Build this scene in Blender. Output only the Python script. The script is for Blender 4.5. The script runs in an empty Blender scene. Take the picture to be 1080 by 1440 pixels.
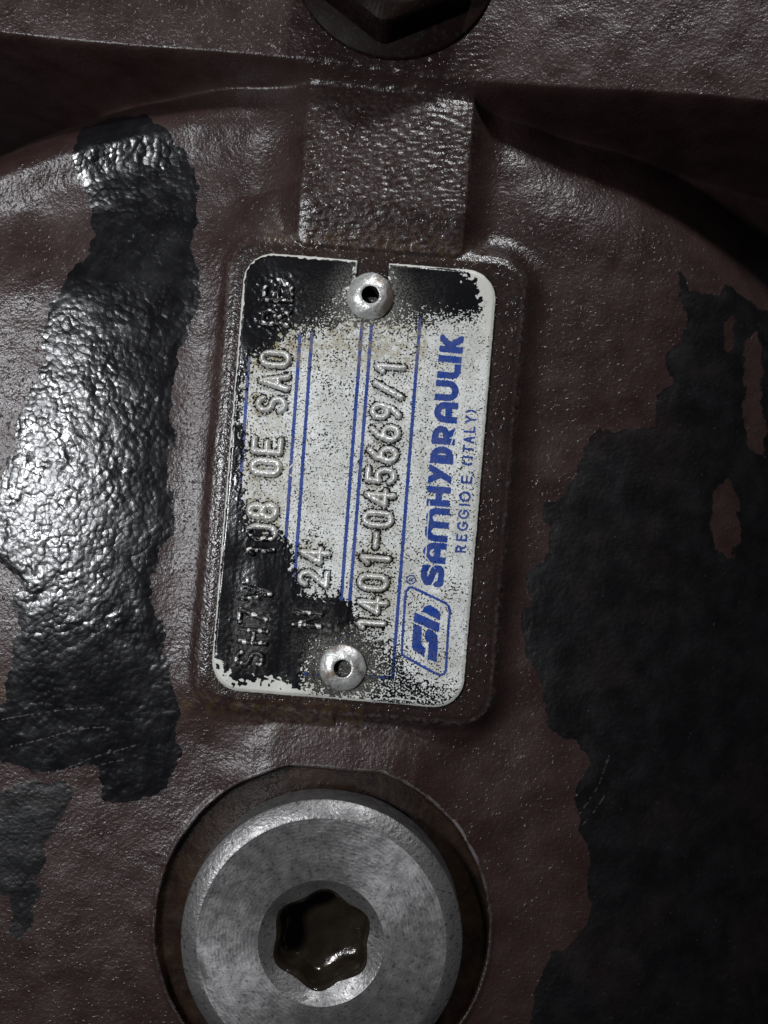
import bpy, math
import numpy as np

# ------------------------------------------------------------------ units
# 1 "p" = 0.09 mm on the face of the name plate (z = 0).  u right, v down, z towards the viewer.
S = 0.00009
D = 1560.0                      # viewing distance in p (140 mm)
CU, CV = 540.0, 720.0
rng = np.random.default_rng(7)
sc = bpy.context.scene
col = sc.collection

# ------------------------------------------------------------------ camera
cam = bpy.data.cameras.new('camera')
camo = bpy.data.objects.new('camera', cam)
col.objects.link(camo)
camo.location = (0, 0, D * S)
cam.sensor_fit = 'VERTICAL'
cam.sensor_height = 24.0
cam.lens = 24.0 * D / 1440.0
cam.clip_start = 0.005
cam.clip_end = 10
cam.dof.use_dof = True
cam.dof.focus_distance = D * S
cam.dof.aperture_fstop = 9.0
sc.camera = camo

# ------------------------------------------------------------------ world, lamps, exposure
w = bpy.data.worlds.new('World')
sc.world = w
w.use_nodes = True
bg = w.node_tree.nodes['Background']
bg.inputs[0].default_value = (0.55, 0.6, 0.7, 1)
bg.inputs[1].default_value = 0.02


def lamp(name, loc, target, size, power, color):
    l = bpy.data.lights.new(name, 'AREA')
    l.shape = 'RECTANGLE'
    l.size, l.size_y = size
    l.energy = power
    l.color = color
    o = bpy.data.objects.new(name, l)
    col.objects.link(o)
    o.location = loc
    from mathutils import Vector
    d = Vector(target) - Vector(loc)
    o.rotation_euler = d.to_track_quat('-Z', 'Y').to_euler()
    return o


lamp('work_lamp_left', (-0.104, 0.012, 0.162), (-0.03, -0.01, 0), (0.018, 0.030), 0.29, (0.95, 0.97, 1.0))
lamp('work_lamp_top', (0.080, 0.270, 0.175), (-0.005, -0.01, 0), (0.036, 0.030), 0.58, (0.97, 0.98, 1.0))
sc.view_settings.view_transform = 'Standard'
sc.view_settings.look = 'None'
sc.view_settings.gamma = 1
sc.view_settings.exposure = 0


# ------------------------------------------------------------------ maths helpers
def sstep(e0, e1, x):
    t = np.clip((x - e0) / (e1 - e0), 0, 1)
    return t * t * (3 - 2 * t)


def band_noise(shape, step, lam, width=0.35, seed=0, aniso=1.0, ang=0.0):
    """unit-rms noise with wavelength lam (p) on a grid of the given step"""
    r = np.random.default_rng(seed)
    f = np.fft.rfft2(r.standard_normal(shape))
    ky = np.fft.fftfreq(shape[0], step)[:, None]
    kx = np.fft.rfftfreq(shape[1], step)[None, :]
    ca, sa = math.cos(ang), math.sin(ang)
    k1, k2 = kx * ca + ky * sa, -kx * sa + ky * ca
    k = np.sqrt((k1 * aniso) ** 2 + k2 ** 2) + 1e-9
    f *= np.exp(-(np.log(k * lam)) ** 2 / (2 * width ** 2))
    n = np.fft.irfft2(f, s=shape)
    return n / n.std()


def d_polyline(U, V, pts, closed=False):
    d = np.full(U.shape, 1e9)
    n = len(pts)
    for i in range(n if closed else n - 1):
        (x0, y0), (x1, y1) = pts[i], pts[(i + 1) % n]
        dx, dy = x1 - x0, y1 - y0
        t = np.clip(((U - x0) * dx + (V - y0) * dy) / (dx * dx + dy * dy + 1e-9), 0, 1)
        d = np.minimum(d, (U - x0 - t * dx) ** 2 + (V - y0 - t * dy) ** 2)
    return np.sqrt(d)


def sd_poly(U, V, pts):
    d = d_polyline(U, V, pts, True)
    ins = np.zeros(U.shape, bool)
    n = len(pts)
    for i in range(n):
        (x0, y0), (x1, y1) = pts[i], pts[(i + 1) % n]
        if y0 == y1:
            continue
        c = (y0 > V) != (y1 > V)
        ins ^= c & (U < (x1 - x0) * (V - y0) / (y1 - y0) + x0)
    return np.where(ins, -d, d)


def sd_rrect(a, b, a0, a1, b0, b1, r):
    ca, cb = (a0 + a1) / 2, (b0 + b1) / 2
    qa = np.abs(a - ca) - (a1 - a0) / 2 + r
    qb = np.abs(b - cb) - (b1 - b0) / 2 + r
    return np.hypot(np.maximum(qa, 0), np.maximum(qb, 0)) + np.minimum(np.maximum(qa, qb), 0) - r


TH = math.radians(4.7)
CT, ST = math.cos(TH), math.sin(TH)
PU, PV = 497.5, 675.5            # plate centre


def ab(u, v):
    du, dv = u - PU, v - PV
    return du * CT + dv * ST, -du * ST + dv * CT


def wp(u, v, z=0.0):
    return ((u - CU) * S, (CV - v) * S, z * S)


# ------------------------------------------------------------------ object helpers
def empty(name, label, cat, u, v, z, group=None):
    o = bpy.data.objects.new(name, None)
    col.objects.link(o)
    o.location = wp(u, v, z)
    o.empty_display_size = 0.002
    o['label'] = label
    o['category'] = cat
    if group:
        o['group'] = group
    return o


def mesh_obj(name, verts, faces, mat, parent=None, smooth=True, attrs=None):
    """verts (n,3) in (u,v,z) p units; faces (m,4) or (m,3) int array, or list of arrays"""
    verts = np.asarray(verts, float)
    P = np.empty_like(verts)
    P[:, 0] = (verts[:, 0] - CU) * S
    P[:, 1] = (CV - verts[:, 1]) * S
    P[:, 2] = verts[:, 2] * S
    if parent is not None:
        r = parent
        while r.parent:
            r = r.parent
        P -= np.array(r.location)
    if not isinstance(faces, list):
        faces = [faces]
    faces = [np.asarray(f, np.int32) for f in faces if len(f)]
    me = bpy.data.meshes.new(name)
    nl = sum(f.size for f in faces)
    nf = sum(len(f) for f in faces)
    me.vertices.add(len(P))
    me.vertices.foreach_set('co', P.astype(np.float32).ravel())
    me.loops.add(nl)
    me.loops.foreach_set('vertex_index', np.concatenate([f.ravel() for f in faces]))
    me.polygons.add(nf)
    tot = np.concatenate([np.full(len(f), f.shape[1], np.int32) for f in faces])
    st = np.concatenate([[0], np.cumsum(tot)[:-1]]).astype(np.int32)
    me.polygons.foreach_set('loop_start', st)
    me.polygons.foreach_set('loop_total', tot)
    me.polygons.foreach_set('use_smooth', np.full(nf, smooth, bool))
    me.update(calc_edges=True)
    if attrs:
        for k, a in attrs.items():
            ca = me.color_attributes.new(k, 'FLOAT_COLOR', 'POINT')
            ca.data.foreach_set('color', np.asarray(a, np.float32).ravel())
    me.materials.append(mat)
    o = bpy.data.objects.new(name, me)
    col.objects.link(o)
    if parent is not None:
        o.parent = parent
    return o


def grid(u0, u1, v0, v1, step):
    us = np.arange(u0, u1 + step * 0.5, step)
    vs = np.arange(v0, v1 + step * 0.5, step)
    return np.meshgrid(us, vs)


def patch(U, V, Z, F, skirt=None, step=1.0, attrs=None):
    """cells of a height field where F<0; border vertices are pulled onto F=0; optional skirt to depth"""
    ny, nx = U.shape
    gv, gu = np.gradient(F, step)
    g2 = gu ** 2 + gv ** 2 + 1e-6
    Fc = 0.25 * (F[:-1, :-1] + F[1:, :-1] + F[:-1, 1:] + F[1:, 1:])
    keep = Fc < 0
    idx = np.arange(ny * nx).reshape(ny, nx)
    q = np.stack([idx[1:, :-1], idx[1:, 1:], idx[:-1, 1:], idx[:-1, :-1]], -1)[keep]
    cnt = np.zeros(ny * nx, np.int32)
    np.add.at(cnt, q.ravel(), 1)
    cnt = cnt.reshape(ny, nx)
    bd = (cnt > 0) & (cnt < 4)
    mv = np.clip(F / g2, -1.5 * step, 1.5 * step)
    nU = np.where(bd, U - gu * mv, U)
    nV = np.where(bd, V - gv * mv, V)
    used = np.flatnonzero(cnt.ravel() > 0)
    remap = np.full(ny * nx, -1, np.int64)
    remap[used] = np.arange(len(used))
    verts = np.stack([nU.ravel()[used], nV.ravel()[used], Z.ravel()[used]], -1)
    q = remap[q]
    fs = [q]
    sel = used
    if skirt is not None:
        e = np.concatenate([q[:, [0, 1]], q[:, [1, 2]], q[:, [2, 3]], q[:, [3, 0]]])
        key = np.sort(e, 1)
        kk = key[:, 0] * (len(used) + 1) + key[:, 1]
        _, inv, c = np.unique(kk, return_inverse=True, return_counts=True)
        be = e[c[inv] == 1]
        bv = np.unique(be)
        rm = np.full(len(used), -1, np.int64)
        rm[bv] = len(used) + np.arange(len(bv))
        low = verts[bv].copy()
        low[:, 2] = skirt
        verts = np.concatenate([verts, low])
        fs = [np.concatenate([q, np.stack([be[:, 1], be[:, 0], rm[be[:, 0]], rm[be[:, 1]]], -1)])]
        sel = np.concatenate([used, used[bv]])
    out = None
    if attrs:
        out = {k: np.stack([c.ravel()[sel] for c in cs], -1) for k, cs in attrs.items()}
    return verts, fs, out


def lathe(cu, cv, prof, n=160, rfun=None, close_center=True):
    """prof: list of (r, z[, hexmix]) from outside to inside"""
    th = np.linspace(0, 2 * np.pi, n, endpoint=False)
    vs, fs = [], []
    for i, p in enumerate(prof):
        r = np.full(n, p[0], float)
        z = np.full(n, p[1], float)
        if len(p) > 2 and p[2]:
            r = p[0] * (1 + p[2] * np.cos(6 * (th - math.radians(85))))
        vs.append(np.stack([cu + r * np.cos(th), cv - r * np.sin(th), z], -1))
    k = np.arange(n)
    k2 = (k + 1) % n
    for i in range(len(prof) - 1):
        a, b = i * n, (i + 1) * n
        fs.append(np.stack([a + k, a + k2, b + k2, b + k], -1))
    verts = np.concatenate(vs)
    quads = np.concatenate(fs)
    out = [quads]
    if close_center:
        c = len(verts)
        verts = np.concatenate([verts, [[cu, cv, prof[-1][1]]]])
        b = (len(prof) - 1) * n
        out.append(np.stack([b + k, b + k2, np.full(n, c)], -1))
    return verts, out


# ------------------------------------------------------------------ materials
class NT:
    def __init__(self, name):
        self.m = bpy.data.materials.new(name)
        self.m.use_nodes = True
        self.t = self.m.node_tree
        self.b = self.t.nodes['Principled BSDF']
        self.tc = self.t.nodes.new('ShaderNodeTexCoord')

    def link(self, a, b):
        self.t.links.new(a, b)

    def setin(self, sock, v):
        if hasattr(v, 'links') or isinstance(v, bpy.types.NodeSocket):
            self.link(v, sock)
        else:
            if sock.type == 'RGBA' and len(v) == 3:
                v = (*v, 1)
            sock.default_value = v

    def noise(self, lam, detail=2.0, rough=0.5, scale=(1, 1, 1), w=0.0, rot=0.0):
        mp = self.t.nodes.new('ShaderNodeMapping')
        mp.inputs['Scale'].default_value = scale
        mp.inputs['Location'].default_value = (w, w * 0.7, 0)
        mp.inputs['Rotation'].default_value = (0, 0, rot)
        self.link(self.tc.outputs['Object'], mp.inputs['Vector'])
        n = self.t.nodes.new('ShaderNodeTexNoise')
        n.inputs['Scale'].default_value = 1.0 / (lam * S)
        n.inputs['Detail'].default_value = detail
        n.inputs['Roughness'].default_value = rough
        self.link(mp.outputs['Vector'], n.inputs['Vector'])
        return n.outputs['Fac']

    def voronoi(self, lam, w=0.0):
        mp = self.t.nodes.new('ShaderNodeMapping')
        mp.inputs['Location'].default_value = (w, w * 0.7, 0)
        self.link(self.tc.outputs['Object'], mp.inputs['Vector'])
        n = self.t.nodes.new('ShaderNodeTexVoronoi')
        n.inputs['Scale'].default_value = 1.0 / (lam * S)
        self.link(mp.outputs['Vector'], n.inputs['Vector'])
        return n.outputs['Distance']

    def rng(self, x, a, b, c=0.0, d=1.0, smooth=False):
        n = self.t.nodes.new('ShaderNodeMapRange')
        n.interpolation_type = 'SMOOTHSTEP' if smooth else 'LINEAR'
        n.clamp = True
        self.setin(n.inputs[0], x)
        for i, v in enumerate((a, b, c, d)):
            self.setin(n.inputs[i + 1], v)
        return n.outputs[0]

    def math(self, op, a, b=0.0, c=0.0, clamp=False):
        n = self.t.nodes.new('ShaderNodeMath')
        n.operation = op
        n.use_clamp = clamp
        self.setin(n.inputs[0], a)
        self.setin(n.inputs[1], b)
        self.setin(n.inputs[2], c)
        return n.outputs[0]

    def mix(self, f, a, b):
        n = self.t.nodes.new('ShaderNodeMix')
        n.data_type = 'RGBA'
        self.setin(n.inputs[0], f)
        self.setin(n.inputs[6], a)
        self.setin(n.inputs[7], b)
        return n.outputs[2]

    def attr(self, name):
        n = self.t.nodes.new('ShaderNodeVertexColor')
        n.layer_name = name
        s = self.t.nodes.new('ShaderNodeSeparateColor')
        self.link(n.outputs['Color'], s.inputs[0])
        return s.outputs[0], s.outputs[1], s.outputs[2], n.outputs['Alpha']

    def bump(self, h, strength, dist_p):
        n = self.t.nodes.new('ShaderNodeBump')
        n.inputs['Strength'].default_value = strength
        n.inputs['Distance'].default_value = dist_p * S
        self.setin(n.inputs['Height'], h)
        self.link(n.outputs['Normal'], self.b.inputs['Normal'])

    def set(self, **k):
        names = {'color': 'Base Color', 'rough': 'Roughness', 'metal': 'Metallic', 'spec': 'Specular IOR Level',
                 'coat': 'Coat Weight', 'coatr': 'Coat Roughness'}
        for a, v in k.items():
            self.setin(self.b.inputs[names[a]], v)
        return self.m


def mat_casing():
    t = NT('brown_cast_paint')
    oily, rust, dust_sheen, _ = t.attr('zone')
    n1 = t.noise(60, 4, 0.6)
    n2 = t.noise(7, 3, 0.6, w=0.3)
    c = t.mix(t.rng(n1, 0.35, 0.65), (0.0225, 0.0114, 0.0107), (0.0350, 0.0196, 0.0185))
    c = t.mix(t.math('MULTIPLY', oily, t.rng(n2, 0.35, 0.6)), c, (0.016, 0.012, 0.011))
    c = t.mix(t.math('MULTIPLY', rust, t.rng(t.noise(14, 3, w=0.7), 0.4, 0.6)), c, (0.075, 0.045, 0.016))
    c = t.mix(t.math('MULTIPLY', dust_sheen, t.rng(n2, 0.45, 0.7)), c, (0.12, 0.10, 0.095))  # pale colour paints the sheen on rib, neck and pad edge
    r = t.rng(n1, 0.3, 0.7, 0.31, 0.42)
    r = t.math('SUBTRACT', r, t.math('MULTIPLY', oily, 0.13))
    h = t.math('ADD', t.math('MULTIPLY', t.noise(8, 3, 0.7, w=1.1), 0.55), t.rng(t.noise(5.5, 1.5, 0.5, w=2.1), 0.63, 0.80, 0.0, 0.9))
    h = t.math('ADD', h, t.math('MULTIPLY', t.noise(3.0, 1.5, 0.5, w=4.1), 0.5))
    t.bump(h, 0.42, 3.0)
    return t.set(color=c, rough=r, spec=0.5)


def mat_paint(name, rough, bump, tint, show=0.0, pebble=0.0):
    t = NT(name)
    n1 = t.noise(45, 4, 0.6)
    n2 = t.noise(8, 3, 0.6, w=0.4)
    c = t.mix(t.rng(n1, 0.4, 0.7), tint, tuple(x * 1.7 for x in tint))
    sc_ = t.rng(t.noise(5, 2, 0.5, w=3.0), 0.72, 0.76)
    c = t.mix(t.math('MULTIPLY', sc_, 0.6), c, (0.06, 0.05, 0.05))
    if show:
        c = t.mix(t.math('MULTIPLY', t.rng(t.noise(110, 5, 0.7, w=5.0), 0.5, 0.68), show), c, (0.020, 0.0112, 0.0108))
    hh = t.math('ADD', n2, t.math('MULTIPLY', t.noise(4, 2, w=1.4), 0.4))
    if pebble:
        vd = t.voronoi(8.5, w=0.01)
        hh = t.math('ADD', t.math('MULTIPLY', hh, 0.5), t.math('MULTIPLY', t.math('MULTIPLY', vd, vd), t.rng(t.noise(48, 3, 0.6, w=7.0), 0.35, 0.65, -0.35 * pebble, -pebble)))
    t.bump(hh, bump, 4.0)
    return t.set(color=c, rough=t.rng(n1, 0.3, 0.7, rough - 0.05, rough + 0.1), spec=0.5)


def mat_plate(name, base, base2, rough, metal, bump=0.25, grain=0.36, spec=0.5):
    t = NT(name)
    D_, yel, worn, dust_sheen = t.attr('msk')
    nb = t.noise(30, 3, 0.6)
    n = t.rng(t.noise(2.7, 1.5, 0.6), 0.27, 0.73)
    n2 = t.rng(t.noise(9, 3.0, 0.7, w=0.21), 0.3, 0.7)
    c = t.mix(t.rng(nb, 0.35, 0.65), base, base2)
    fine = t.rng(t.noise(2.6, 1.5, 0.5, w=0.9), 0.36, 0.64)
    c = t.mix(t.math('MULTIPLY', fine, grain), c, (0.13, 0.13, 0.12))
    sm = t.rng(t.noise(55, 4, 0.65, scale=(1.0, 0.45, 1.0), w=0.33), 0.45, 0.70)
    c = t.mix(t.math('MULTIPLY', sm, grain * 1.3), c, (0.30, 0.285, 0.24))
    y = t.math('MULTIPLY', yel, t.rng(n2, 0.15, 0.75))
    c = t.mix(y, c, (0.24, 0.19, 0.085))
    # speckled black paint / grime / painted letter shadow: grain threshold set by the density field
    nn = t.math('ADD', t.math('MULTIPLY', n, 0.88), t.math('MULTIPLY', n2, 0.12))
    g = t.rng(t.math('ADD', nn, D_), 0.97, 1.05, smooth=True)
    gc = t.mix(t.math('MULTIPLY', dust_sheen, t.rng(n, 0.35, 0.75)), (0.0055, 0.0055, 0.0065), (0.12, 0.115, 0.10))
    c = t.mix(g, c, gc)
    wn = t.rng(t.math('ADD', worn, t.math('MULTIPLY', t.math('SUBTRACT', n2, 0.5), 0.55)), 0.46, 0.54)
    c = t.mix(wn, c, (0.50, 0.50, 0.46))
    g2 = t.math('MULTIPLY', g, t.math('SUBTRACT', 1.0, wn))
    r = t.math('ADD', rough, t.math('MULTIPLY', g2, 0.22 - rough))
    r = t.math('ADD', r, t.math('MULTIPLY', dust_sheen, 0.25))
    m = t.math('MULTIPLY', metal, t.math('SUBTRACT', 1.0, g2))
    hh = t.math('ADD', t.math('MULTIPLY', n2, 0.6), t.math('MULTIPLY', g, 0.5))
    t.bump(hh, bump, 1.6)
    return t.set(color=c, rough=r, metal=m, spec=spec)


def mat_metal(name, c1, c2, rough, metal, spot, lam, rings=None, rust=0.0, bump=0.3, bl=6):
    t = NT(name)
    n1 = t.noise(lam, 4, 0.65)
    n2 = t.noise(lam * 0.25, 3, 0.6, w=0.5)
    c = t.mix(t.rng(n1, 0.35, 0.65), c1, c2)
    sp = t.rng(n2, 0.56, 0.66)
    c = t.mix(t.math('MULTIPLY', sp, spot), c, (0.02, 0.019, 0.018))
    if rust:
        rr = t.math('MULTIPLY', t.rng(t.noise(lam * 2.2, 3, 0.6, w=1.9), 0.5, 0.62), rust)
        c = t.mix(rr, c, (0.12, 0.06, 0.02))
    h = t.noise(bl, 3, 0.6, w=0.8)
    if rings:
        wv = t.t.nodes.new('ShaderNodeTexWave')
        wv.wave_type = 'RINGS'
        wv.rings_direction = 'Z'
        wv.inputs['Scale'].default_value = 0.314 / (rings * S)
        wv.inputs['Distortion'].default_value = 2.0
        wv.inputs['Detail'].default_value = 2
        wv.inputs['Detail Scale'].default_value = 1.0
        t.link(t.tc.outputs['Object'], wv.inputs['Vector'])
        h = t.math('ADD', h, t.math('MULTIPLY', wv.outputs['Fac'], 0.08))
    t.bump(h, bump, 2.0)
    return t.set(color=c, rough=t.rng(n1, 0.3, 0.7, rough - 0.08, rough + 0.08), metal=metal)


M_case = mat_casing()
M_tar = mat_paint('glossy_black_paint', 0.24, 0.20, (0.0045, 0.0045, 0.0055), 0.0, 1.05)
M_flat = mat_paint('worn_black_paint', 0.40, 0.22, (0.0036, 0.0035, 0.0040), 0.4)
M_flat.node_tree.nodes['Principled BSDF'].inputs['Specular IOR Level'].default_value = 0.42
M_scr = mat_paint('bare_scratch', 0.5, 0.3, (0.03, 0.027, 0.027))
M_plate = mat_plate('white_enamel', (0.77, 0.795, 0.78), (0.63, 0.65, 0.63), 0.42, 0.0)
M_blue = mat_plate('blue_print', (0.0015, 0.034, 0.22), (0.002, 0.042, 0.27), 0.5, 0.0, grain=0.05, spec=0.22)
M_emb = mat_plate('embossed_metal', (0.82, 0.83, 0.82), (0.66, 0.66, 0.64), 0.30, 0.35, bump=0.4, grain=0.2)
M_rivet = mat_metal('dull_aluminium', (0.46, 0.46, 0.45), (0.62, 0.62, 0.60), 0.40, 0.6, 0.5, 15, rust=0.8, bump=0.5)
M_rivet1 = mat_metal('stained_aluminium', (0.50, 0.50, 0.49), (0.66, 0.66, 0.64), 0.38, 0.55, 0.5, 13, bump=0.6)
_t = M_rivet1.node_tree
_sx = _t.nodes.new('ShaderNodeSeparateXYZ')
_t.links.new(_t.nodes['Texture Coordinate'].outputs['Object'], _sx.inputs[0])
_nz = _t.nodes.new('ShaderNodeTexNoise')
_nz.inputs['Scale'].default_value = 1 / (14 * S)
_nz.inputs['Detail'].default_value = 4
_t.links.new(_t.nodes['Texture Coordinate'].outputs['Object'], _nz.inputs['Vector'])
_a = _t.nodes.new('ShaderNodeMath')
_a.operation = 'MULTIPLY_ADD'
_a.inputs[1].default_value = 0.012 / S
_t.links.new(_sx.outputs[0], _a.inputs[0])
_t.links.new(_nz.outputs['Fac'], _a.inputs[2])
_r = _t.nodes.new('ShaderNodeMapRange')
_r.inputs[1].default_value, _r.inputs[2].default_value, _r.inputs[4].default_value = 0.58, 0.82, 0.8
_t.links.new(_a.outputs[0], _r.inputs[0])
_mx = _t.nodes.new('ShaderNodeMix')
_mx.data_type = 'RGBA'
_pb = _t.nodes['Principled BSDF']
_old = _pb.inputs['Base Color'].links[0].from_socket
_t.links.new(_r.outputs[0], _mx.inputs[0])
_t.links.new(_old, _mx.inputs[6])
_mx.inputs[7].default_value = (0.10, 0.055, 0.02, 1)
_t.links.new(_mx.outputs[2], _pb.inputs['Base Color'])
M_bore = mat_metal('dirty_bore', (0.03, 0.028, 0.025), (0.05, 0.045, 0.04), 0.3, 0.4, 0.5, 10, bump=0.6)
M_plug = mat_metal('turned_steel', (0.23, 0.226, 0.226), (0.32, 0.312, 0.312), 0.44, 0.8, 0.5, 19, rings=5.0, bump=0.25)
for m_ in (M_plug,):
    tg = m_.node_tree.nodes.new('ShaderNodeTangent')
    tg.direction_type = 'RADIAL'
    tg.axis = 'Z'
    pb = m_.node_tree.nodes['Principled BSDF']
    m_.node_tree.links.new(tg.outputs[0], pb.inputs['Tangent'])
    pb.inputs['Anisotropic'].default_value = 0.65
M_plugc = mat_metal('turned_steel_bright', (0.27, 0.262, 0.262), (0.18, 0.175, 0.175), 0.44, 0.75, 0.6, 26, bump=0.6)
M_sock = mat_metal('oily_socket', (0.014, 0.011, 0.008), (0.024, 0.018, 0.012), 0.15, 0.2, 0.4, 24, bump=0.3)
M_spot = mat_metal('oily_spot_face', (0.014, 0.0078, 0.0066), (0.026, 0.0155, 0.011), 0.28, 0.1, 0.5, 30, rust=0.10, bump=0.9, bl=11)
M_rim = mat_metal('scraped_rim', (0.022, 0.013, 0.012), (0.13, 0.115, 0.115), 0.38, 0.2, 0.8, 75, bump=0.7)
M_bolt = mat_metal('black_oily_steel', (0.006, 0.0034, 0.003), (0.012, 0.0066, 0.0056), 0.5, 0.0, 0.5, 30, bump=0.3, bl=10)
M_bolt.node_tree.nodes['Principled BSDF'].inputs['Specular IOR Level'].default_value = 0.06


# ------------------------------------------------------------------ pump housing: casting height field
def adj(v, z, c=CV):
    """pixel position of something at height z -> position on the -25 reference plane"""
    return c + (v - c) * (D - z) / (D + 25)


KREF = D / (D + 25)
RU, RV, RR = 453.0, 1306.0, 238.0          # spot face (seen position) on the reference plane


def macro(u, v):
    """u, v: world plane p coordinates; returns z"""
    pu = CU + (u - CU) * KREF
    pv = CV + (v - CV) * KREF
    a, b = ab(pu, pv)
    z = -35 - np.where(pu > 740, (pu - 740) ** 2 / 1500.0, 0) - np.where(pu < 70, (70 - pu) ** 2 / 4200.0, 0)
    # bulge beside the plate
    bul = sstep(290, 420, pv) * sstep(1130, 850, pv) * sstep(420, 330, pu)
    z = z + bul * (22 - np.where(pu > 90, np.clip(pu - 90, 0, 200) ** 2 / 2100.0, 0))
    # round shoulder under the flange
    cc = np.where(pu < 480, 5.4e-4, 3.7e-4)
    d = pv - (96 + 0.095 * (pu - 480) + cc * (pu - 480) ** 2)
    side = sstep(60, 240, np.abs(pu - 520))
    lf = sstep(520, 380, pu)
    z = z + (3 + 10 * lf) * side * np.exp(-((d - 72) / 34) ** 2)
    ws = 82 + 75 * (1 - lf)
    deep = 0.12 + 0.88 * sstep(150, 310, np.abs(pu - 520))
    z = z - deep * np.where(d < ws, np.minimum((ws - d) ** 2 / (80 + 225 * (1 - lf)), 170 + 700 * lf), 0)
    # cast rib above the plate
    def raised(z, sd, top, wid, edge=7.0, ex=2.2):
        x = np.clip(sd / wid, 0, 1)
        t = (1 - x) ** ex
        tt = top - 3.0 * sstep(-edge, 1, sd)
        return np.where(sd < wid, np.maximum(z, z + (tt - z) * t), z)
    aa = a / 1.0
    crest = np.where(b < -515, 4 + (b + 515) * 0.22, 4 + (b + 515) * 0.075 - 18 * sstep(-385, -322, b))
    sdr = sd_rrect(aa, b, -104, 124, -640, -322, 14)
    widr = np.where(aa < 0, 95.0, 52.0)
    z = raised(z, sdr, crest, widr, 16.0)
    # pad under the name plate
    sdp = sd_rrect(a, b, -195, 216, -326, 326, 44)
    z = raised(z, np.where(a < 0, sdp - 7, sdp + 60), -13.0, 62.0, 7, 1.35)
    widp = np.where(a < 0, 16.0, 42.0)
    z = raised(z, sdp, -6.0, widp, 12)
    # neck below the pad and rim boss of the spot face
    sdn = sd_rrect(a, b, -110, 120, 250, 470, 40)
    z = raised(z, sdn, -24.0 + np.clip(b - 330, 0, 90) * 0.13, 120.0, 30.0)
    rr = np.hypot(pu - RU, pv - RV)
    z = raised(z, rr - RR - 6, -27.0, 75.0)
    # flange across the top
    vf = adj(60 + 0.095 * pu, 18)
    vf = vf + 3 * np.sin(pu / 90.0)
    t = sstep(12, -16, pv - vf)
    zf = 20 + 3 * np.sin(pu / 160.0) - 2 * sstep(-70, 0, pv - vf) + 0.02 * np.clip(vf - pv, 0, 400)
    z = z * (1 - t) + zf * t
    return z


def ref_to_world(pu, pv):
    return CU + (pu - CU) / KREF, CV + (pv - CV) / KREF


STEP = 2.2
U, V = grid(-230, 1310, -260, 1700, STEP)
PUg, PVg = CU + (U - CU) * KREF, CV + (V - CV) * KREF
Ag, Bg = ab(PUg, PVg)
Z0 = macro(U, V)
shp = U.shape
nf = band_noise(shp, STEP, 8, 0.3, 1)
nm = band_noise(shp, STEP, 16, 0.4, 2)
nl = band_noise(shp, STEP, 70, 0.5, 3)
nan = band_noise(shp, STEP, 7.5, 0.3, 4, aniso=3.6, ang=math.radians(-2))
n_e = band_noise(shp, STEP, 55, 0.45, 5)
n_e2 = band_noise(shp, STEP, 18, 0.4, 8)
onrib = sstep(26, -16, sd_rrect(Ag, Bg, -104, 124, -640, -330, 14))
onpad = sstep(6, -6, sd_rrect(Ag, Bg, -195, 216, -326, 326, 44))
sdplate = sd_rrect(Ag, Bg, -180, 180, -312, 312, 44)
under = sstep(8, -6, sdplate)
rough_cast = nf * 0.13 + nm * 0.06 + nl * 0.28 * (1 - onpad)
Zc = Z0 + rough_cast * (1 - under) * (1 - 0.6 * onrib) + onrib * (nan * 0.40 + nm * 0.12)
# casting is a touch smoother on the left fillet, coarser on flange
rr = np.hypot(PUg - RU, PVg - RV)
a_, b_ = Ag, Bg
lineb = ab(np.array(465.0), np.array(1077.0))[1]
sd_spot = np.maximum(rr - RR, lineb - Bg)
for ru_, rv_ in ((521.0, 417.0), (482.0, 939.0)):
    Zc = np.where(np.hypot(U - ru_, V - rv_) < 20, -70.0, Zc)
Zc = np.where(sd_spot < -3, np.minimum(Zc, -58.0), Zc)
# zones for the shader: oil film, rust tint, pale tint for painted sheen
flangez = sstep(20, -20, PVg - (70 + 0.095 * PUg))
oily = np.clip(0.75 * onrib + 0.8 * onpad + 0.6 * sstep(70, 0, np.abs(sd_rrect(Ag, Bg, -195, 216, -326, 326, 44)))
               * (Ag > 0) + 0.5 * np.exp(-((PUg - 770) / 60) ** 2 - ((PVg - 300) / 130) ** 2), 0, 1)
rust = np.clip(np.exp(-((Bg + 328) / 16) ** 2) * (np.abs(Ag) < 150) * 0.4 + np.exp(-((Bg - 330) / 20) ** 2) * (Ag < 40) * 0.5, 0, 1)
sheen_tint = np.clip(sstep(9, 1, np.abs(sd_rrect(Ag, Bg, -195, 216, -326, 326, 44) - 1)) * 0.55 +
                0.55 * np.exp(-((Bg - 352) / 22) ** 2) * sstep(170, 90, np.abs(Ag)) + 0.45 * onrib * sstep(-560, -500, Bg), 0, 1)  # pad-edge highlight, lit neck band and rib sheen painted as pale tint
zone = {'zone': [oily, rust, sheen_tint, np.ones(shp)]}

housing = empty('pump_housing', 'brown painted cast iron hydraulic pump housing with peeling black paint', 'pump housing', 540, 720, -950)
box = np.maximum(np.maximum(U - 1306, -226 - U), np.maximum(V - 1696, -256 - V)).astype(float)
vv, ff, at = patch(U, V, Zc, box, skirt=-950, step=STEP, attrs=zone)
mesh_obj('casting', vv, ff, M_case, housing, attrs=at)

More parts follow.
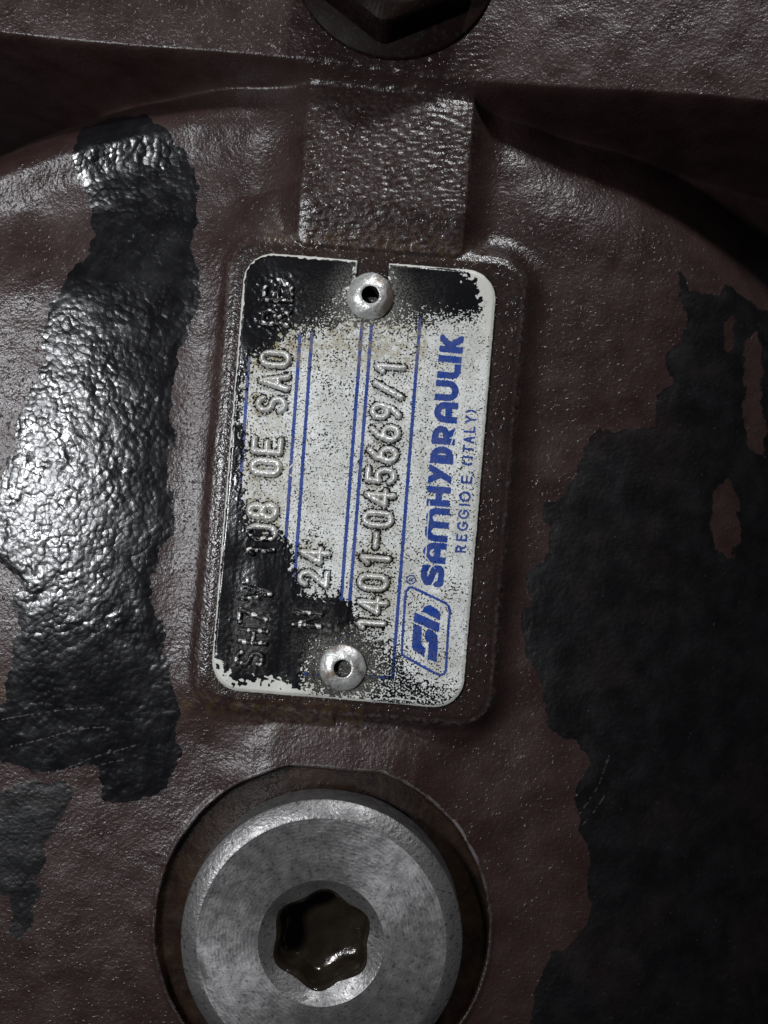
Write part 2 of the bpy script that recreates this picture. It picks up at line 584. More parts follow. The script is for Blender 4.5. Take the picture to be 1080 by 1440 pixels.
# spot face ring (scraped rim, oily floor) round the plug
n = 256
th = np.linspace(0, 2 * np.pi, n, endpoint=False)
cu, su = np.cos(th), -np.sin(th)
rad = np.full(n, RR)
for i in range(n):
    # the top is cut straight where the neck meets it
    for _ in range(40):
        bb = ab(RU + rad[i] * cu[i], RV + rad[i] * su[i])[1]
        if bb < lineb:
            rad[i] -= 0.5
        else:
            break
rj = rad + 0.8 * np.sin(th * 17) * np.sin(th * 5 + 1)


def ringline(dr, z):
    pu, pv = RU + (rj + dr) * cu, RV + (rj + dr) * su
    wu, wv = ref_to_world(pu, pv)
    zz = macro(wu, wv) + z if z > -20 else np.full(n, -44.0 + (z + 44.0))
    return np.stack([wu, wv, zz], -1)


def stitch(lines):
    k = np.arange(n)
    k2 = (k + 1) % n
    f = [np.stack([i * n + k, i * n + k2, (i + 1) * n + k2, (i + 1) * n + k], -1) for i in range(len(lines) - 1)]
    return np.concatenate(lines), np.concatenate(f)


v1, f1 = stitch([ringline(5, -2.5), ringline(2.2, 0.05), ringline(-0.5, 0.35), ringline(-2.5, -1.5)])
mesh_obj('spot_face_rim', v1, f1, M_rim, housing)
fl = [ringline(-2.5, -1.6), ringline(-5, -42), ringline(-12, -45)]
v2, f2 = stitch(fl + [ringline(-60, -45), ringline(-120, -45)])
mesh_obj('spot_face', v2, f2, M_spot, housing)

# black paint that still clings to the casting
PATCHES = [
    ('glossy wrinkled black paint left on the casting', M_tar, 0.35, 1.0,
     [(165, 148), (205, 160), (245, 195), (262, 215), (275, 250), (275, 300), (268, 340), (275, 365), (283, 420), (270, 460),
      (250, 500), (243, 540), (238, 580), (245, 600), (240, 640), (235, 680), (240, 700), (248, 720), (235, 770), (218, 794),
      (215, 840), (229, 885), (243, 950), (252, 982), (247, 1027), (252, 1060), (234, 1110), (197, 1131), (165, 1135),
      (140, 1124), (137, 1082), (105, 1073), (69, 1092), (41, 1089), (9, 1073), (-30, 1060), (-40, 1010), (5, 985), (20, 930),
      (27, 872), (30, 820), (5, 790), (-25, 760), (-20, 710), (12, 662), (19, 631), (31, 584), (56, 537), (62, 490), (64, 453),
      (84, 422), (94, 390), (116, 365), (133, 330), (122, 289), (107, 240), (105, 211), (111, 170), (141, 150)], []),
    ('narrow tapering patch of dull black paint', M_flat, 0.7, 0.2,
     [(20, 1108), (92, 1098), (101, 1115), (78, 1160), (57, 1188), (60, 1215), (46, 1243), (48, 1289), (27, 1325), (14, 1311),
      (11, 1261), (0, 1257), (-40, 1240), (-60, 1150)], []),
    ('broad dull black paint patch with ragged edge', M_flat, 0.7, 0.2,
     [(964, 364), (983, 399), (1028, 403), (1044, 383), (1080, 406), (1150, 430), (1290, 480), (1290, 1680), (760, 1680),
      (730, 1500), (745, 1440), (761, 1382), (781, 1343), (816, 1323), (831, 1304), (829, 1253), (835, 1214), (816, 1160),
      (812, 1113), (831, 1078), (816, 1043), (773, 1036), (773, 997), (757, 946), (742, 923), (732, 892), (738, 876), (748, 846),
      (742, 807), (773, 773), (773, 739), (763, 706), (799, 697), (815, 662), (822, 632), (838, 609), (891, 605), (929, 597),
      (937, 555), (956, 532), (944, 494), (971, 475), (975, 425)],
     [[(1022, 690), (1045, 672), (1064, 700), (1066, 760), (1052, 790), (1030, 785), (1017, 740)],
      [(1036, 440), (1052, 430), (1058, 470), (1045, 486)], [(1070, 470), (1100, 440), (1110, 640), (1076, 620)]]),
]


def pebbles(U_, V_, cell, seed):
    """rounded bumps: distance to the nearest of a jittered set of points"""
    r = np.random.default_rng(seed)
    gx, gy = np.floor(U_ / cell).astype(int) + 60, np.floor(V_ / cell).astype(int) + 60
    n_ = int(max(gx.max(), gy.max())) + 4
    jx, jy, jh = r.random((n_, n_)), r.random((n_, n_)), 0.55 + 0.9 * r.random((n_, n_))
    best = np.full(U_.shape, -9.0)
    for dx in (-1, 0, 1):
        for dy in (-1, 0, 1):
            cx, cy = gx + dx, gy + dy
            px, py = (cx - 60 + jx[cy, cx]) * cell, (cy - 60 + jy[cy, cx]) * cell
            d2 = ((U_ - px) ** 2 + (V_ - py) ** 2) / cell ** 2
            best = np.maximum(best, jh[cy, cx] * (1 - 1.3 * d2))
    return best


wu_, wv_ = U + 2.5 * band_noise(shp, STEP, 30, 0.5, 31), V + 2.5 * band_noise(shp, STEP, 30, 0.5, 32)
lump1 = 0.38 * pebbles(wu_, wv_, 12, 41) + 0.22 * pebbles(wu_ + 400, wv_, 7.0, 42)
lump2 = band_noise(shp, STEP, 40, 0.4, 13)
lamp_ = np.clip(0.95 + 0.3 * band_noise(shp, STEP, 150, 0.4, 14), 0.25, 1.4)
Ztop = Zc.copy()
for lab, mat, thick, lump, poly, holes in PATCHES:
    us = [p[0] for p in poly]
    vs_ = [p[1] for p in poly]
    m = 30
    c0 = max(int((min(us) - m + 230) / STEP) - 12, 0)
    c1 = min(int((max(us) + m + 230) / STEP) + 24, shp[1])
    r0 = max(int((min(vs_) - m + 260) / STEP) - 12, 0)
    r1 = min(int((max(vs_) + m + 260) / STEP) + 24, shp[0])
    s_ = (slice(r0, r1), slice(c0, c1))
    F = sd_poly(PUg[s_], PVg[s_], poly)
    for h in holes:
        F = np.maximum(F, -sd_poly(PUg[s_], PVg[s_], h))
    F = F + 2.6 * n_e[s_] + 0.8 * n_e2[s_] + 0.55 * nf[s_]
    F = np.maximum(F, box[s_] + 3)
    depth = np.clip(-F / 16.0, 0, 1)
    base = Zc[s_] * (1 - 0.6 * lump * depth) + Z0[s_] * 0.6 * lump * depth
    zz = base + 0.25 + thick * sstep(0, 1, depth) + lump * depth * (1.15 * lump1[s_] * lamp_[s_] + 0.14 * lump2[s_] + 0.2)
    zz = np.maximum(zz, Zc[s_] + 0.2)
    vv, ff, _ = patch(U[s_], V[s_], zz, F, skirt=None, step=STEP)
    Ztop[s_] = np.where(F < 0, np.maximum(zz, Ztop[s_]), Ztop[s_])
    o = mesh_obj('paint_patch', vv, ff, mat, housing)
    o['label'] = lab

# fine scratches through the black paint
SCR = [[(0, 1012), (40, 1005), (95, 997), (142, 995)], [(14, 1051), (60, 1040), (105, 1026), (150, 1022)],
       [(20, 1108), (70, 1092), (130, 1066), (190, 1049)], [(816, 1150), (832, 1128), (846, 1106), (861, 1064)],
       [(822, 1163), (840, 1143), (855, 1121)], [(128, 1082), (150, 1074), (172, 1070)]]
for i, ln in enumerate(SCR):
    us, vs_ = [p[0] for p in ln], [p[1] for p in ln]
    gu, gv = grid(min(us) - 4, max(us) + 4, min(vs_) - 4, max(vs_) + 4, 0.8)
    F = d_polyline(gu, gv, ln) - 0.6 - 0.45 * band_noise(gu.shape, 0.8, 9, 0.5, 950 + i)
    wu2, wv2 = ref_to_world(gu, gv)
    x, y = (wu2 + 230) / STEP, (wv2 + 260) / STEP
    ii, jj = x.astype(int), y.astype(int)
    fx, fy = x - ii, y - jj
    zz = Ztop[jj, ii] * (1 - fx) * (1 - fy) + Ztop[jj, ii + 1] * fx * (1 - fy) + Ztop[jj + 1, ii] * (1 - fx) * fy + Ztop[jj + 1, ii + 1] * fx * fy
    vv, ff, _ = patch(wu2, wv2, zz + 0.25, F, step=0.8)
    if len(vv):
        mesh_obj('scratch', vv, ff, M_scr, housing)

# ------------------------------------------------------------------ name plate
PT = 5.5
plate = empty('nameplate', 'scuffed white aluminium nameplate with blue print, smeared with black paint', 'nameplate', PU, PV, -PT)
RIV = [(521.0, 417.0), (482.0, 939.0)]
PS = 1.1
pU, pV = grid(285, 712, 345, 1006, PS)
pshape = pU.shape
pn_l = band_noise(pshape, PS, 120, 0.5, 21)
pn_m = band_noise(pshape, PS, 14, 0.5, 22)
pn_s = band_noise(pshape, PS, 5, 0.5, 23)


def samp(Fd, u, v):
    x = np.clip((u - 285) / PS, 0, pshape[1] - 1.001)
    y = np.clip((v - 345) / PS, 0, pshape[0] - 1.001)
    i, j = x.astype(int), y.astype(int)
    fx, fy = x - i, y - j
    return (Fd[j, i] * (1 - fx) * (1 - fy) + Fd[j, i + 1] * fx * (1 - fy) + Fd[j + 1, i] * (1 - fx) * fy + Fd[j + 1, i + 1] * fx * fy)


pA, pB = ab(pU, pV)
sdpl = sd_rrect(pA, pB, -178, 178, -309, 309, 42)
ra, rb = ab(np.array(RIV[0][0]), np.array(RIV[0][1]))
slot = np.maximum(np.abs(pA - ra) - 22.5, pB - rb)
Fpl = np.maximum(sdpl + 0.15 * pn_m, -slot)
Zpl = 0.7 * pn_l + 0.03 * pn_m - 2.2 * sstep(-5, 0.5, Fpl)
for (ru, rv) in RIV:
    Zpl = Zpl - 1.5 * np.exp(-(np.hypot(pU - ru, pV - rv) / 42) ** 2)

# stroke font ---------------------------------------------------------------
def arc(cx, cy, rx, ry, a0, a1, n=10):
    return [(cx + rx * math.cos(math.radians(a0 + (a1 - a0) * i / n)), cy + ry * math.sin(math.radians(a0 + (a1 - a0) * i / n)))
            for i in range(n + 1)]


G = {   # x 0..0.5, y 0..1
    'S': [arc(.25, .75, .25, .25, 20, 270, 12) + arc(.25, .25, .25, .25, 90, -160, 12)],
    'H': [[(0, 0), (0, 1)], [(.5, 0), (.5, 1)], [(0, .5), (.5, .5)]],
    '7': [[(0, 1), (.5, 1), (.16, 0)]],
    'V': [[(0, 1), (.25, 0), (.5, 1)]],
    '1': [[(.08, .78), (.28, 1), (.28, 0)]],
    '0': [arc(.25, .72, .25, .28, 0, 180) + arc(.25, .28, .25, .28, 180, 360) + [(.5, .72)]],
    '8': [arc(.25, .74, .21, .26, 0, 360, 18), arc(.25, .26, .25, .26, 0, 360, 18)],
    'E': [[(.5, 1), (0, 1), (0, 0), (.5, 0)], [(0, .5), (.4, .5)]],
    'A': [[(0, 0), (.25, 1), (.5, 0)], [(.1, .35), (.4, .35)]],
    'R': [[(0, 0), (0, 1)] + [(.28, 1)] + arc(.28, .74, .22, .26, 90, -90, 8) + [(0, .48)], [(.25, .48), (.5, 0)]],
    'N': [[(0, 0), (0, 1), (.5, 0), (.5, 1)]],
    '2': [arc(.25, .74, .25, .26, 165, -30, 10) + [(0, 0), (.5, 0)]],
    '4': [[(.38, 0), (.38, 1), (0, .3), (.55, .3)]],
    '-': [[(.0, .5), (.5, .5)]],
    '5': [[(.48, 1), (.05, 1), (.03, .56)] + arc(.24, .32, .26, .32, 120, -150, 12)],
    '6': [arc(.25, .28, .25, .28, 0, 360, 18), [(.02, .36), (.12, .72), (.38, 1)]],
    '9': [arc(.25, .72, .25, .28, 0, 360, 18), [(.48, .64), (.38, .28), (.12, 0)]],
    '/': [[(0, 0), (.5, 1)]],
    'G': [arc(.38, .5, .38, .5, 40, 330, 16) + [(.72, .45), (.42, .45)]],
    'O': [arc(.4, .5, .4, .5, 0, 360, 20)],
    'I': [[(0, 0), (0, 1)]],
    '.': [[(0, 0), (.02, .02)]],
    '(': [arc(.35, .5, .35, .62, 125, 235, 8)],
    ')': [arc(-.1, .5, .35, .62, 55, -55, 8)],
    'T': [[(.25, 0), (.25, 1)], [(-.02, 1), (.52, 1)]],
    'L': [[(0, 1), (0, 0), (.45, 0)]],
    'Y': [[(0, 1), (.27, .5), (.54, 1)], [(.27, .5), (.27, 0)]],
}
RD = (ST, -CT)          # reading direction in (u, v)
UPD = (-CT, -ST)        # letter-up direction


def place(strokes, cu_, cv_, h, wscale=1.0, ww=0.5):
    out = []
    for s in strokes:
        o = []
        for x, y in s:
            xr, yr = (x - ww / 2) * h * wscale, (y - 0.5) * h
            o.append((cu_ + RD[0] * xr + UPD[0] * yr, cv_ + RD[1] * xr + UPD[1] * yr))
        out.append(o)
    return out


EMB = []
r1 = [('S', 351, 926), ('H', 355.5, 895), ('7', 356, 867), ('V', 362, 834), ('1', 366, 774), ('0', 368.5, 749), ('8', 369.5, 719),
      ('0', 374, 657), ('E', 376, 627), ('S', 382, 569), ('A', 386, 537), ('0', 387.5, 505), ('R', 388, 447), ('E', 391, 414)]
r2 = [('N', 433, 871), ('2', 441, 814), ('4', 443, 782)]
r3 = [('1', 521, 877), ('4', 524, 852), ('0', 525, 819), ('1', 528, 786), ('-', 529, 760), ('0', 531.5, 730), ('4', 534.5, 701),
      ('5', 536, 669), ('6', 538.5, 639), ('6', 541.5, 609), ('9', 543, 579), ('/', 546.5, 549), ('1', 549, 517)]
for ch, u_, v_ in r1 + r2 + r3:
    EMB.append((ch, u_, v_, place(G[ch], u_, v_, 37.0, 0.46 / 0.5)))

# distance to any embossed stroke (for the dirt and painted shadow ring beside it)
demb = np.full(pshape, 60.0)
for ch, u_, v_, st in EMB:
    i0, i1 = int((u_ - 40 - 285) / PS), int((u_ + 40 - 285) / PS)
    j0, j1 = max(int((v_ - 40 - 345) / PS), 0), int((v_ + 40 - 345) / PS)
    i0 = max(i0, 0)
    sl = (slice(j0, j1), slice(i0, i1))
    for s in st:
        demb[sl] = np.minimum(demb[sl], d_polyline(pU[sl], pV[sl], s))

# dirt fields, with painted shadow rings round the characters ----------------------------------------------------------------
def soft(poly, wid, gain=1.0, nz=4.0):
    return gain * sstep(wid, -wid, sd_poly(pU, pV, poly) + nz * pn_m + 1.5 * pn_s)


gA = soft([(290, 330), (500, 330), (500, 395), (472, 425), (445, 450), (405, 468), (385, 492), (352, 506), (343, 540), (338, 590),
           (347, 630), (339, 660), (345, 705), (350, 735), (380, 748), (402, 752), (416, 775), (414, 800), (427, 832), (452, 838),
           (478, 836), (498, 850), (506, 878), (470, 900), (445, 905), (432, 930), (425, 1000), (280, 1000)], 12, 1.0, 4.0)
gB = soft([(540, 330), (720, 330), (720, 425), (690, 446), (640, 450), (600, 448), (565, 440), (540, 425)], 32)
gC = soft([(505, 868), (540, 885), (565, 905), (590, 940), (630, 962), (640, 1010), (430, 1010), (505, 950)], 26, 0.62, 6)
gF = 0.78 * sstep(66, 46, np.hypot(pU - 478, pV - 932) + 5 * pn_m)
gD = soft([(430, 395), (610, 395), (620, 465), (560, 470), (500, 462), (440, 478), (400, 490)], 34, 0.74, 6)
gE = soft([(340, 500), (365, 500), (356, 620), (350, 740), (338, 740)], 12, 0.4)
base_d = 0.315 + 0.02 * pn_l + 0.01 * pn_m + 0.03 * band_noise(pshape, PS, 60, 0.5, 24) - 0.05 * sstep(560, 620, pU) * sstep(700, 560, pV)
dens = np.maximum.reduce([gA, gB, gC, gD, gE, gF, base_d])
dens = dens + (0.10 * sstep(12, 5, demb) + 0.30 * sstep(2.4, 0.6, np.abs(demb - 5.2))) * (dens < 0.6)  # grime plus painted shadow outline round each embossed stroke
grime_shade = dens + 0.25 * (dens > 0.85)
yel = np.clip(0.55 * sstep(16, 4, demb) * (0.7 + 0.5 * pn_l) + 0.5 * sstep(70, 10, np.abs(pV - 475)) * (pU < 600)
              + 0.55 * sstep(75, 30, np.hypot(pU - 482, pV - 939)) + 0.12, 0, 1)
yel = np.clip(yel + 0.25 * sstep(430, 380, pU), 0, 1)
worn = sstep(-3.4, -1.6, sdpl + 0.6 * pn_m + 0.8 * pn_l)
worn = np.maximum(worn, soft([(285, 925), (306, 928), (318, 944), (330, 962), (362, 956), (400, 958), (420, 968), (440, 984),
                              (520, 984), (520, 1010), (280, 1010)], 3.0, 1.0, 4.5))
worn = np.maximum(worn, soft([(650, 383), (668, 394), (676, 412), (679, 440), (684, 480), (720, 480), (720, 360), (640, 360)], 3.0, 1.0, 4.0))
for p0, p1, w_ in [((688, 420), (665, 468), 0.9), ((655, 800), (640, 860), 0.0), ((548, 982), (585, 986), 0.9), ((560, 972), (598, 985), 0.7),
                   ((395, 392), (401, 402), 0.8), ((655, 560), (634, 625), 0.8), ((372, 951), (402, 962), 1.0), ((604, 705), (598, 790), 0.7),
                   ((592, 775), (612, 800), 0.6), ((420, 645), (407, 658), 1.0), ((408, 668), (415, 672), 1.0)]:
    if w_:
        worn = np.maximum(worn, sstep(w_ + 0.7, w_ * 0.4, d_polyline(pU, pV, [p0, p1])))
dust_sheen = np.clip(0.75 * sstep(75, 32, np.hypot(pU - 521, pV - 417)) + 0.8 * sstep(70, 33, np.hypot(pU - 482, pV - 939) + 6 * pn_m)
               + 0.35 * soft([(328, 842), (378, 846), (372, 945), (322, 940)], 6) + 0.25 * soft([(410, 850), (465, 850), (450, 930), (405, 920)], 10)
               + 0.28 * gD, 0, 1)
MSK = [np.clip(grime_shade, 0, 1.4), yel, worn, dust_sheen]
# raised smears in the black paint film give broken glints near the first row
film = sstep(0.8, 1.0, gA + gB)
Zpl = Zpl + film * (0.45 + (0.04 + 0.14 * (pV < 500)) * pn_m * sstep(30, 10, demb))

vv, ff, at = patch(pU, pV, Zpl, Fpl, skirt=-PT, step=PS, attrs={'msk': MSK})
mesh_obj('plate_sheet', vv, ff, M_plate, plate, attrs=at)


def msk_at(u, v, emb=False):
    m = [samp(c, u, v) for c in MSK]
    if emb:
        m[1] = m[1] * 0.35
        m[2] = m[2] * 0.0
    return m


# embossed characters
for q, (ch, u_, v_, st) in enumerate(EMB):
    gu, gv = grid(u_ - 27, u_ + 27, v_ - 22, v_ + 22, 0.8)
    d = np.full(gu.shape, 1e9)
    for s in st:
        d = np.minimum(d, d_polyline(gu, gv, s))
    r_ = np.random.default_rng(100 + q)
    nz = band_noise(gu.shape, 0.8, 7, 0.4, 300 + q)
    hw = 4.35 + 0.15 * nz
    if (u_ < 380) and 640 < v_ < 735:
        hw = hw + 1.2                       # flattened, wide strokes
    x = np.clip(d / hw, 0, 1.3)
    hgt = 6.8 * (1 - x ** 2.2) + 0.20 * nz
    zz = samp(Zpl, gu, gv) + np.maximum(hgt, -1.0)
    F = d - hw * 1.06
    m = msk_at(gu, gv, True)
    # paint is rubbed off the tops of the strokes, kept beside them
    top = sstep(0.75, 0.2, x)
    rub = sstep(0.1, 0.9, band_noise(gu.shape, 0.8, 16, 0.5, 900 + q)) * sstep(1.1, 0.55, x)
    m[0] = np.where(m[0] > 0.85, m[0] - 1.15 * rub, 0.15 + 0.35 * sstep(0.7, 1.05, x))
    m[3] = m[3] * 0.6 + 0.25 * top
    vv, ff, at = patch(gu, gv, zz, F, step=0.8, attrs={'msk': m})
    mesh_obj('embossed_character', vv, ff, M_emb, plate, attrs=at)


def printed(name, F, gu, gv, stp, seed):
    nz = band_noise(F.shape, stp, 4, 0.5, seed)
    zz = samp(Zpl, gu, gv) + 0.22
    m = msk_at(gu, gv)
    m[0] = np.where(m[0] < 0.6, m[0] - 0.10, m[0])
    vv, ff, at = patch(gu, gv, zz, F + 0.30 * nz, skirt=None, step=stp, attrs={'msk': m})
    if len(vv):
        return mesh_obj(name, vv, ff, M_blue, plate, attrs=at)


# maker's name: heavy rounded capitals, 33 p tall
def heavy(strokes, W, uc, vc, hw=4.7, H=33.0, seed=0):
    gu, gv = grid(uc - 24, uc + 24, vc - W / 2 - 8, vc + W / 2 + 8, 0.6)
    x = (gu - uc) * RD[0] + (gv - vc) * RD[1] + W / 2
    y = (gu - uc) * UPD[0] + (gv - vc) * UPD[1] + H / 2
    d = np.full(gu.shape, 1e9)
    for s in strokes:
        d = np.minimum(d, d_polyline(x, y, s))
    F = np.maximum(d - hw, np.maximum(np.maximum(-x, x - W), np.maximum(-y, y - H)))
    printed('printed_letter', F, gu, gv, 0.6, seed)


Aa = [[(4.7, -9), (4.7, 17)] + arc(14.7, 17, 10, 11.3, 180, 0, 10) + [(24.7, -9)], [(5, 12.5), (24, 12.5)]]
HV = [
    ([arc(19, 23.5, 11, 5, 20, 180, 8)[0:] + arc(12, 23.5, 5.5, 5, 180, 270, 5) + arc(20, 10, 7, 6, 90, -90, 8) + arc(10, 9, 6, 5, 270, 170, 5)], 31, 608, 810),
    (Aa, 29.4, 611, 777.5),
    ([[(4.7, -9), (4.7, 18)] + arc(14.3, 18, 9.6, 10.3, 180, 0, 10) + [(23.9, -9)], [(23.9, 18)] + arc(33.5, 18, 9.6, 10.3, 180, 0, 10) + [(43.1, -9)]], 47.8, 614.5, 738),
    ([[(4.7, -9), (4.7, 44)], [(23.3, -9), (23.3, 44)], [(4, 16.5), (24, 16.5)]], 28, 617, 698),
    ([[(29, 44), (2, -8)], [(-2, 44), (14, 16)]], 27, 619, 667.5),
    ([[(4.7, -1), (4.7, 34)], [(4.7, 28.3), (10, 28.3)] + arc(10, 16.5, 9.8, 11.8, 90, -90, 10) + [(4.7, 4.7)], [(8, 9), (8, 24)]], 24.6, 621.5, 640),
    ([[(4.7, -9), (4.7, 34)], [(4.7, 28.3), (13, 28.3)] + arc(13, 20.5, 8.4, 7.8, 90, -90, 8) + [(4.7, 12.7)], [(12, 13), (25, -8)]], 26.3, 624, 612),
    (Aa, 29.4, 627, 580),
    ([[(4.7, 44), (4.7, 14)] + arc(14.6, 14, 9.9, 9.3, 180, 360, 10) + [(24.5, 44)]], 29.2, 628.5, 549.5),
    ([[(4.7, 44), (4.7, 12)] + arc(12, 12, 7.3, 7.3, 180, 270, 6) + [(32, 4.7)]], 21.5, 631.5, 522),
    ([[(5.2, -9), (5.2, 44)]], 10.4, 633, 505),
    ([[(4.7, -9), (4.7, 44)], [(7, 15), (28, 40)], [(10, 18), (27, -8)]], 24.5, 635, 484),
]
for i, (st, W, uc, vc) in enumerate(HV):
    heavy(st, W, uc, vc, seed=500 + i)

# town line
small = [('R', 648, 772, .52), ('E', 649.2, 756, .5), ('G', 650.5, 740, .74), ('G', 652, 723, .74), ('I', 653, 710, 0), ('O', 654, 698.5, .8),
         ('E', 656, 675, .5), ('.', 657.5, 664.5, 0), ('(', 657, 651, .3), ('I', 658, 643, 0), ('T', 658.5, 631.5, .5), ('A', 659.5, 618.5, .5),
         ('L', 660.5, 604, .45), ('Y', 662, 590, .54), (')', 662.5, 579, .3)]
for i, (ch, u_, v_, wd) in enumerate(small):
    st = place(G[ch], u_, v_, 13.0, 1.12, wd)
    gu, gv = grid(u_ - 12, u_ + 12, v_ - 11, v_ + 11, 0.6)
    d = np.full(gu.shape, 1e9)
    for s in st:
        d = np.minimum(d, d_polyline(gu, gv, s))
    printed('printed_letter', d - 1.45, gu, gv, 0.6, 600 + i)

# ruled lines and frame
LINES = [[(351, 495), (320, 939)], [(422, 470), (389, 944)], [(439, 465), (405, 945)], [(509, 455), (472, 945)], [(522.5, 460), (487, 905)],
         [(591, 445), (552, 953)], [(319, 938.5), (383, 943)], [(428, 947.5), (552, 953)]]
for i, ln in enumerate(LINES):
    us = [p[0] for p in ln]
    vs_ = [p[1] for p in ln]
    gu, gv = grid(min(us) - 5, max(us) + 5, min(vs_) - 5, max(vs_) + 5, 0.9)
    F = d_polyline(gu, gv, ln) - 2.4
    for (ru, rv) in RIV:
        F = np.maximum(F, 31 - np.hypot(gu - ru, gv - rv))
    printed('printed_line', F, gu, gv, 0.9, 700 + i)


def L4(pts):
    return [(555 + x / 9.0, 800 + y / 9.0) for x, y in pts]


gu, gv = grid(558, 640, 805, 958, 0.6)
fr = L4([(180, 238), (215, 232), (250, 246), (630, 426), (680, 468), (700, 540), (682, 700), (648, 1280), (628, 1325), (575, 1345),
         (540, 1335), (120, 1105), (92, 1080), (90, 1030), (130, 400), (145, 285)])
printed('logo_frame', d_polyline(gu, gv, fr, True) - 1.75, gu, gv, 0.6, 801)
for i, pl in enumerate([
    [(352, 540), (362, 490), (420, 462), (465, 465), (520, 500), (570, 540), (580, 580), (572, 655)],
    [(250, 545), (572, 690), (562, 788), (545, 800), (240, 665)],
    [(235, 690), (345, 730), (340, 890), (345, 960), (385, 1000), (375, 1115), (230, 1020), (215, 990)],
    [(385, 790), (430, 755), (480, 780), (540, 840), (550, 930), (530, 1185), (415, 1140), (430, 930), (380, 885)]]):
    printed('logo_mark', sd_poly(gu, gv, L4(pl)), gu, gv, 0.6, 810 + i)
rg = np.minimum(np.abs(np.hypot(gu - 578, gv - 815.2) - 5.9) - 0.95, 1e9)
rs = place(G['R'], 578, 815.2, 5.5, 1.0, 0.5)
for s in rs:
    rg = np.minimum(rg, d_polyline(gu, gv, s) - 0.75)
printed('registered_mark', rg, gu, gv, 0.6, 820)

# ------------------------------------------------------------------ drive rivets
for k, (ru, rv) in enumerate(RIV):
    lab = ['round aluminium rivet with brown stain in the slot of the nameplate',
           'clean grey aluminium rivet beside the embossed letter N on nameplate'][k]
    e = empty('drive_rivet', lab, 'rivet', ru, rv, -3, group='rivets fixing the nameplate')
    hgt = [15.0, 10.0][k]
    prof = [(30.5, -6.5), (32.6, 0.5), (33.0, 2.2)]
    for t in np.linspace(0.12, 1, 9):
        r = 33.0 - 19.5 * t
        prof.append((r, 2.2 + hgt * math.sin(t * math.pi / 2) ** 0.9 * 0.8))
    zt = prof[-1][1]
    prof.append((12.6, zt - 0.4))
    vv, ff = lathe(ru, rv, prof, 72, close_center=False)
    an_ = np.arctan2(vv[:, 1] - rv, vv[:, 0] - ru)
    rd_ = np.hypot(vv[:, 0] - ru, vv[:, 1] - rv)
    vv[:, 2] += (0.6 * np.sin(2 * an_ + 1 + k) + 0.25 * np.sin(5 * an_ + 2 * k)) * sstep(33, 18, rd_) * (rd_ > 14)
    grow = 1 + (0.012 * np.sin(3 * an_ + k) + 0.008 * np.sin(7 * an_)) * (rd_ > 20)
    vv[:, 0], vv[:, 1] = ru + (vv[:, 0] - ru) * grow, rv + (vv[:, 1] - rv) * grow
    mesh_obj('rivet_head', vv, ff, (M_rivet1, M_rivet)[k], e)
    vv, ff = lathe(ru, rv, [(12.6, zt - 0.45), (11.9, zt - 2.5), (11.6, -4), (11.3, -30), (4, -34)], 48)
    mesh_obj('pin_hole', vv, ff, M_bore, e)

# ------------------------------------------------------------------ screw plug
ZP = 34.0


def unp(pu, pv, z):
    return CU + (pu - CU) * (D - z) / D, CV + (pv - CV) * (D - z) / D


KU, KV = unp(451.5, 1327.0, ZP)
kp = (D - ZP) / D
plug = empty('screw_plug', 'round grey steel screw plug with worn hexagon socket below the nameplate', 'screw plug', KU, KV, -45)
vv, ff = lathe(KU, KV, [(196 * kp, -47), (198 * kp, -44), (200 * kp, -40), (200.5 * kp, 14), (199.5 * kp, ZP - 12.5)], 220, close_center=False)
mesh_obj('plug_body', vv, ff, M_plug, plug)
vv, ff = lathe(KU, KV, [(199.5 * kp, ZP - 12.5), (198 * kp, ZP - 10.8), (181 * kp, ZP - 1.6), (178 * kp, ZP - 0.4), (176 * kp, ZP)], 220, close_center=False)
# nick where the bevel has been hit
ang = np.degrees(np.arctan2(-(vv[:, 1] - KV), vv[:, 0] - KU)) % 360
nick = np.exp(-((ang - 192) / 9.0) ** 2)
rr_ = np.hypot(vv[:, 0] - KU, vv[:, 1] - KV)
vv[:, 2] -= 5.0 * nick * (rr_ < 185 * kp)
mesh_obj('bevel', vv, ff, M_plugc, plug)
prof = [(176 * kp, ZP)] + [(r * kp, ZP) for r in (172, 165, 150, 130, 110, 96)] + [(89 * kp, ZP - 0.4)]
vv, ff = lathe(KU, KV, prof, 220, close_center=False)
ang = np.degrees(np.arctan2(-(vv[:, 1] - KV), vv[:, 0] - KU)) % 360
rr_ = np.hypot(vv[:, 0] - KU, vv[:, 1] - KV)
vv[:, 2] -= 5.0 * np.exp(-((ang - 192) / 9.0) ** 2) * sstep(166 * kp, 175 * kp, rr_)
mesh_obj('plug_face', vv, ff, M_plug, plug)
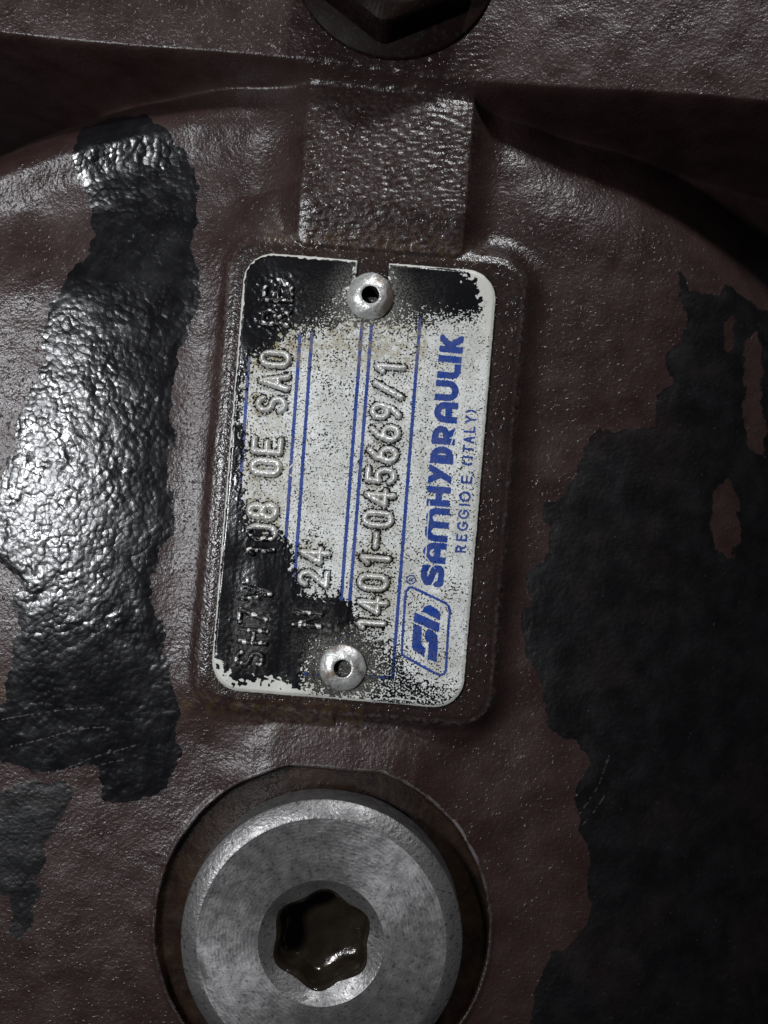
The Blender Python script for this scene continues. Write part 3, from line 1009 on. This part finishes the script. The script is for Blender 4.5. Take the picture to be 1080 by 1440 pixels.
prof = [(89 * kp, ZP - 0.4), (87 * kp, ZP - 1.5), (78 * kp, ZP - 8, 0.02), (69 * kp, ZP - 13, 0.06)]
vv, ff = lathe(KU, KV, prof, 220, close_center=False)
mesh_obj('countersink', vv, ff, M_plugc, plug)
prof = [(69 * kp, ZP - 13, 0.06), (63.5 * kp, ZP - 16, 0.075), (62.5 * kp, ZP - 24, 0.08), (61.5 * kp, -28, 0.08), (56 * kp, -33, 0.05), (42 * kp, -36), (20 * kp, -39)]
vv, ff = lathe(KU, KV, prof, 220)
mesh_obj('hexagon_socket', vv, ff, M_sock, plug)

# ------------------------------------------------------------------ cap screw at the top
BU, BV = unp(557, -62, 20)
bolt = empty('hexagon_bolt', 'dark oily hexagon bolt head on washer above the cast rib', 'bolt', BU, BV, 16)
vv, ff = lathe(BU, BV, [(143, 8), (145, 12), (145, 24), (142, 27), (70, 27.5)], 140)
mesh_obj('washer', vv, ff, M_bolt, bolt)
nh = 120
th = np.linspace(0, 2 * np.pi, nh, endpoint=False)
hx = (th - math.radians(-98)) % (math.pi / 3) - math.pi / 6
hexr = np.minimum(112.0 / np.cos(hx), 126.0)
rings_ = []
for kind, z_ in ((1.0, 25), (1.0, 92), (0.985, 98), (0.5, 106)):
    r_ = hexr * kind if kind > 0.6 else np.full(nh, 104.0)
    rings_.append(np.stack([BU + r_ * np.cos(th), BV - r_ * np.sin(th), np.full(nh, float(z_))], -1))
rings_.append(np.stack([BU + 60 * np.cos(th), BV - 60 * np.sin(th), np.full(nh, 106.5)], -1))
kk_ = np.arange(nh)
k2_ = (kk_ + 1) % nh
fs_ = np.concatenate([np.stack([i * nh + kk_, i * nh + k2_, (i + 1) * nh + k2_, (i + 1) * nh + kk_], -1) for i in range(len(rings_) - 1)])
vs_b = np.concatenate(rings_ + [np.array([[BU, BV, 104.0]])])
mesh_obj('hexagon_head', vs_b, [fs_, np.stack([(len(rings_) - 1) * nh + kk_, (len(rings_) - 1) * nh + k2_, np.full(nh, len(vs_b) - 1)], -1)],
         M_bolt, bolt, smooth=False)
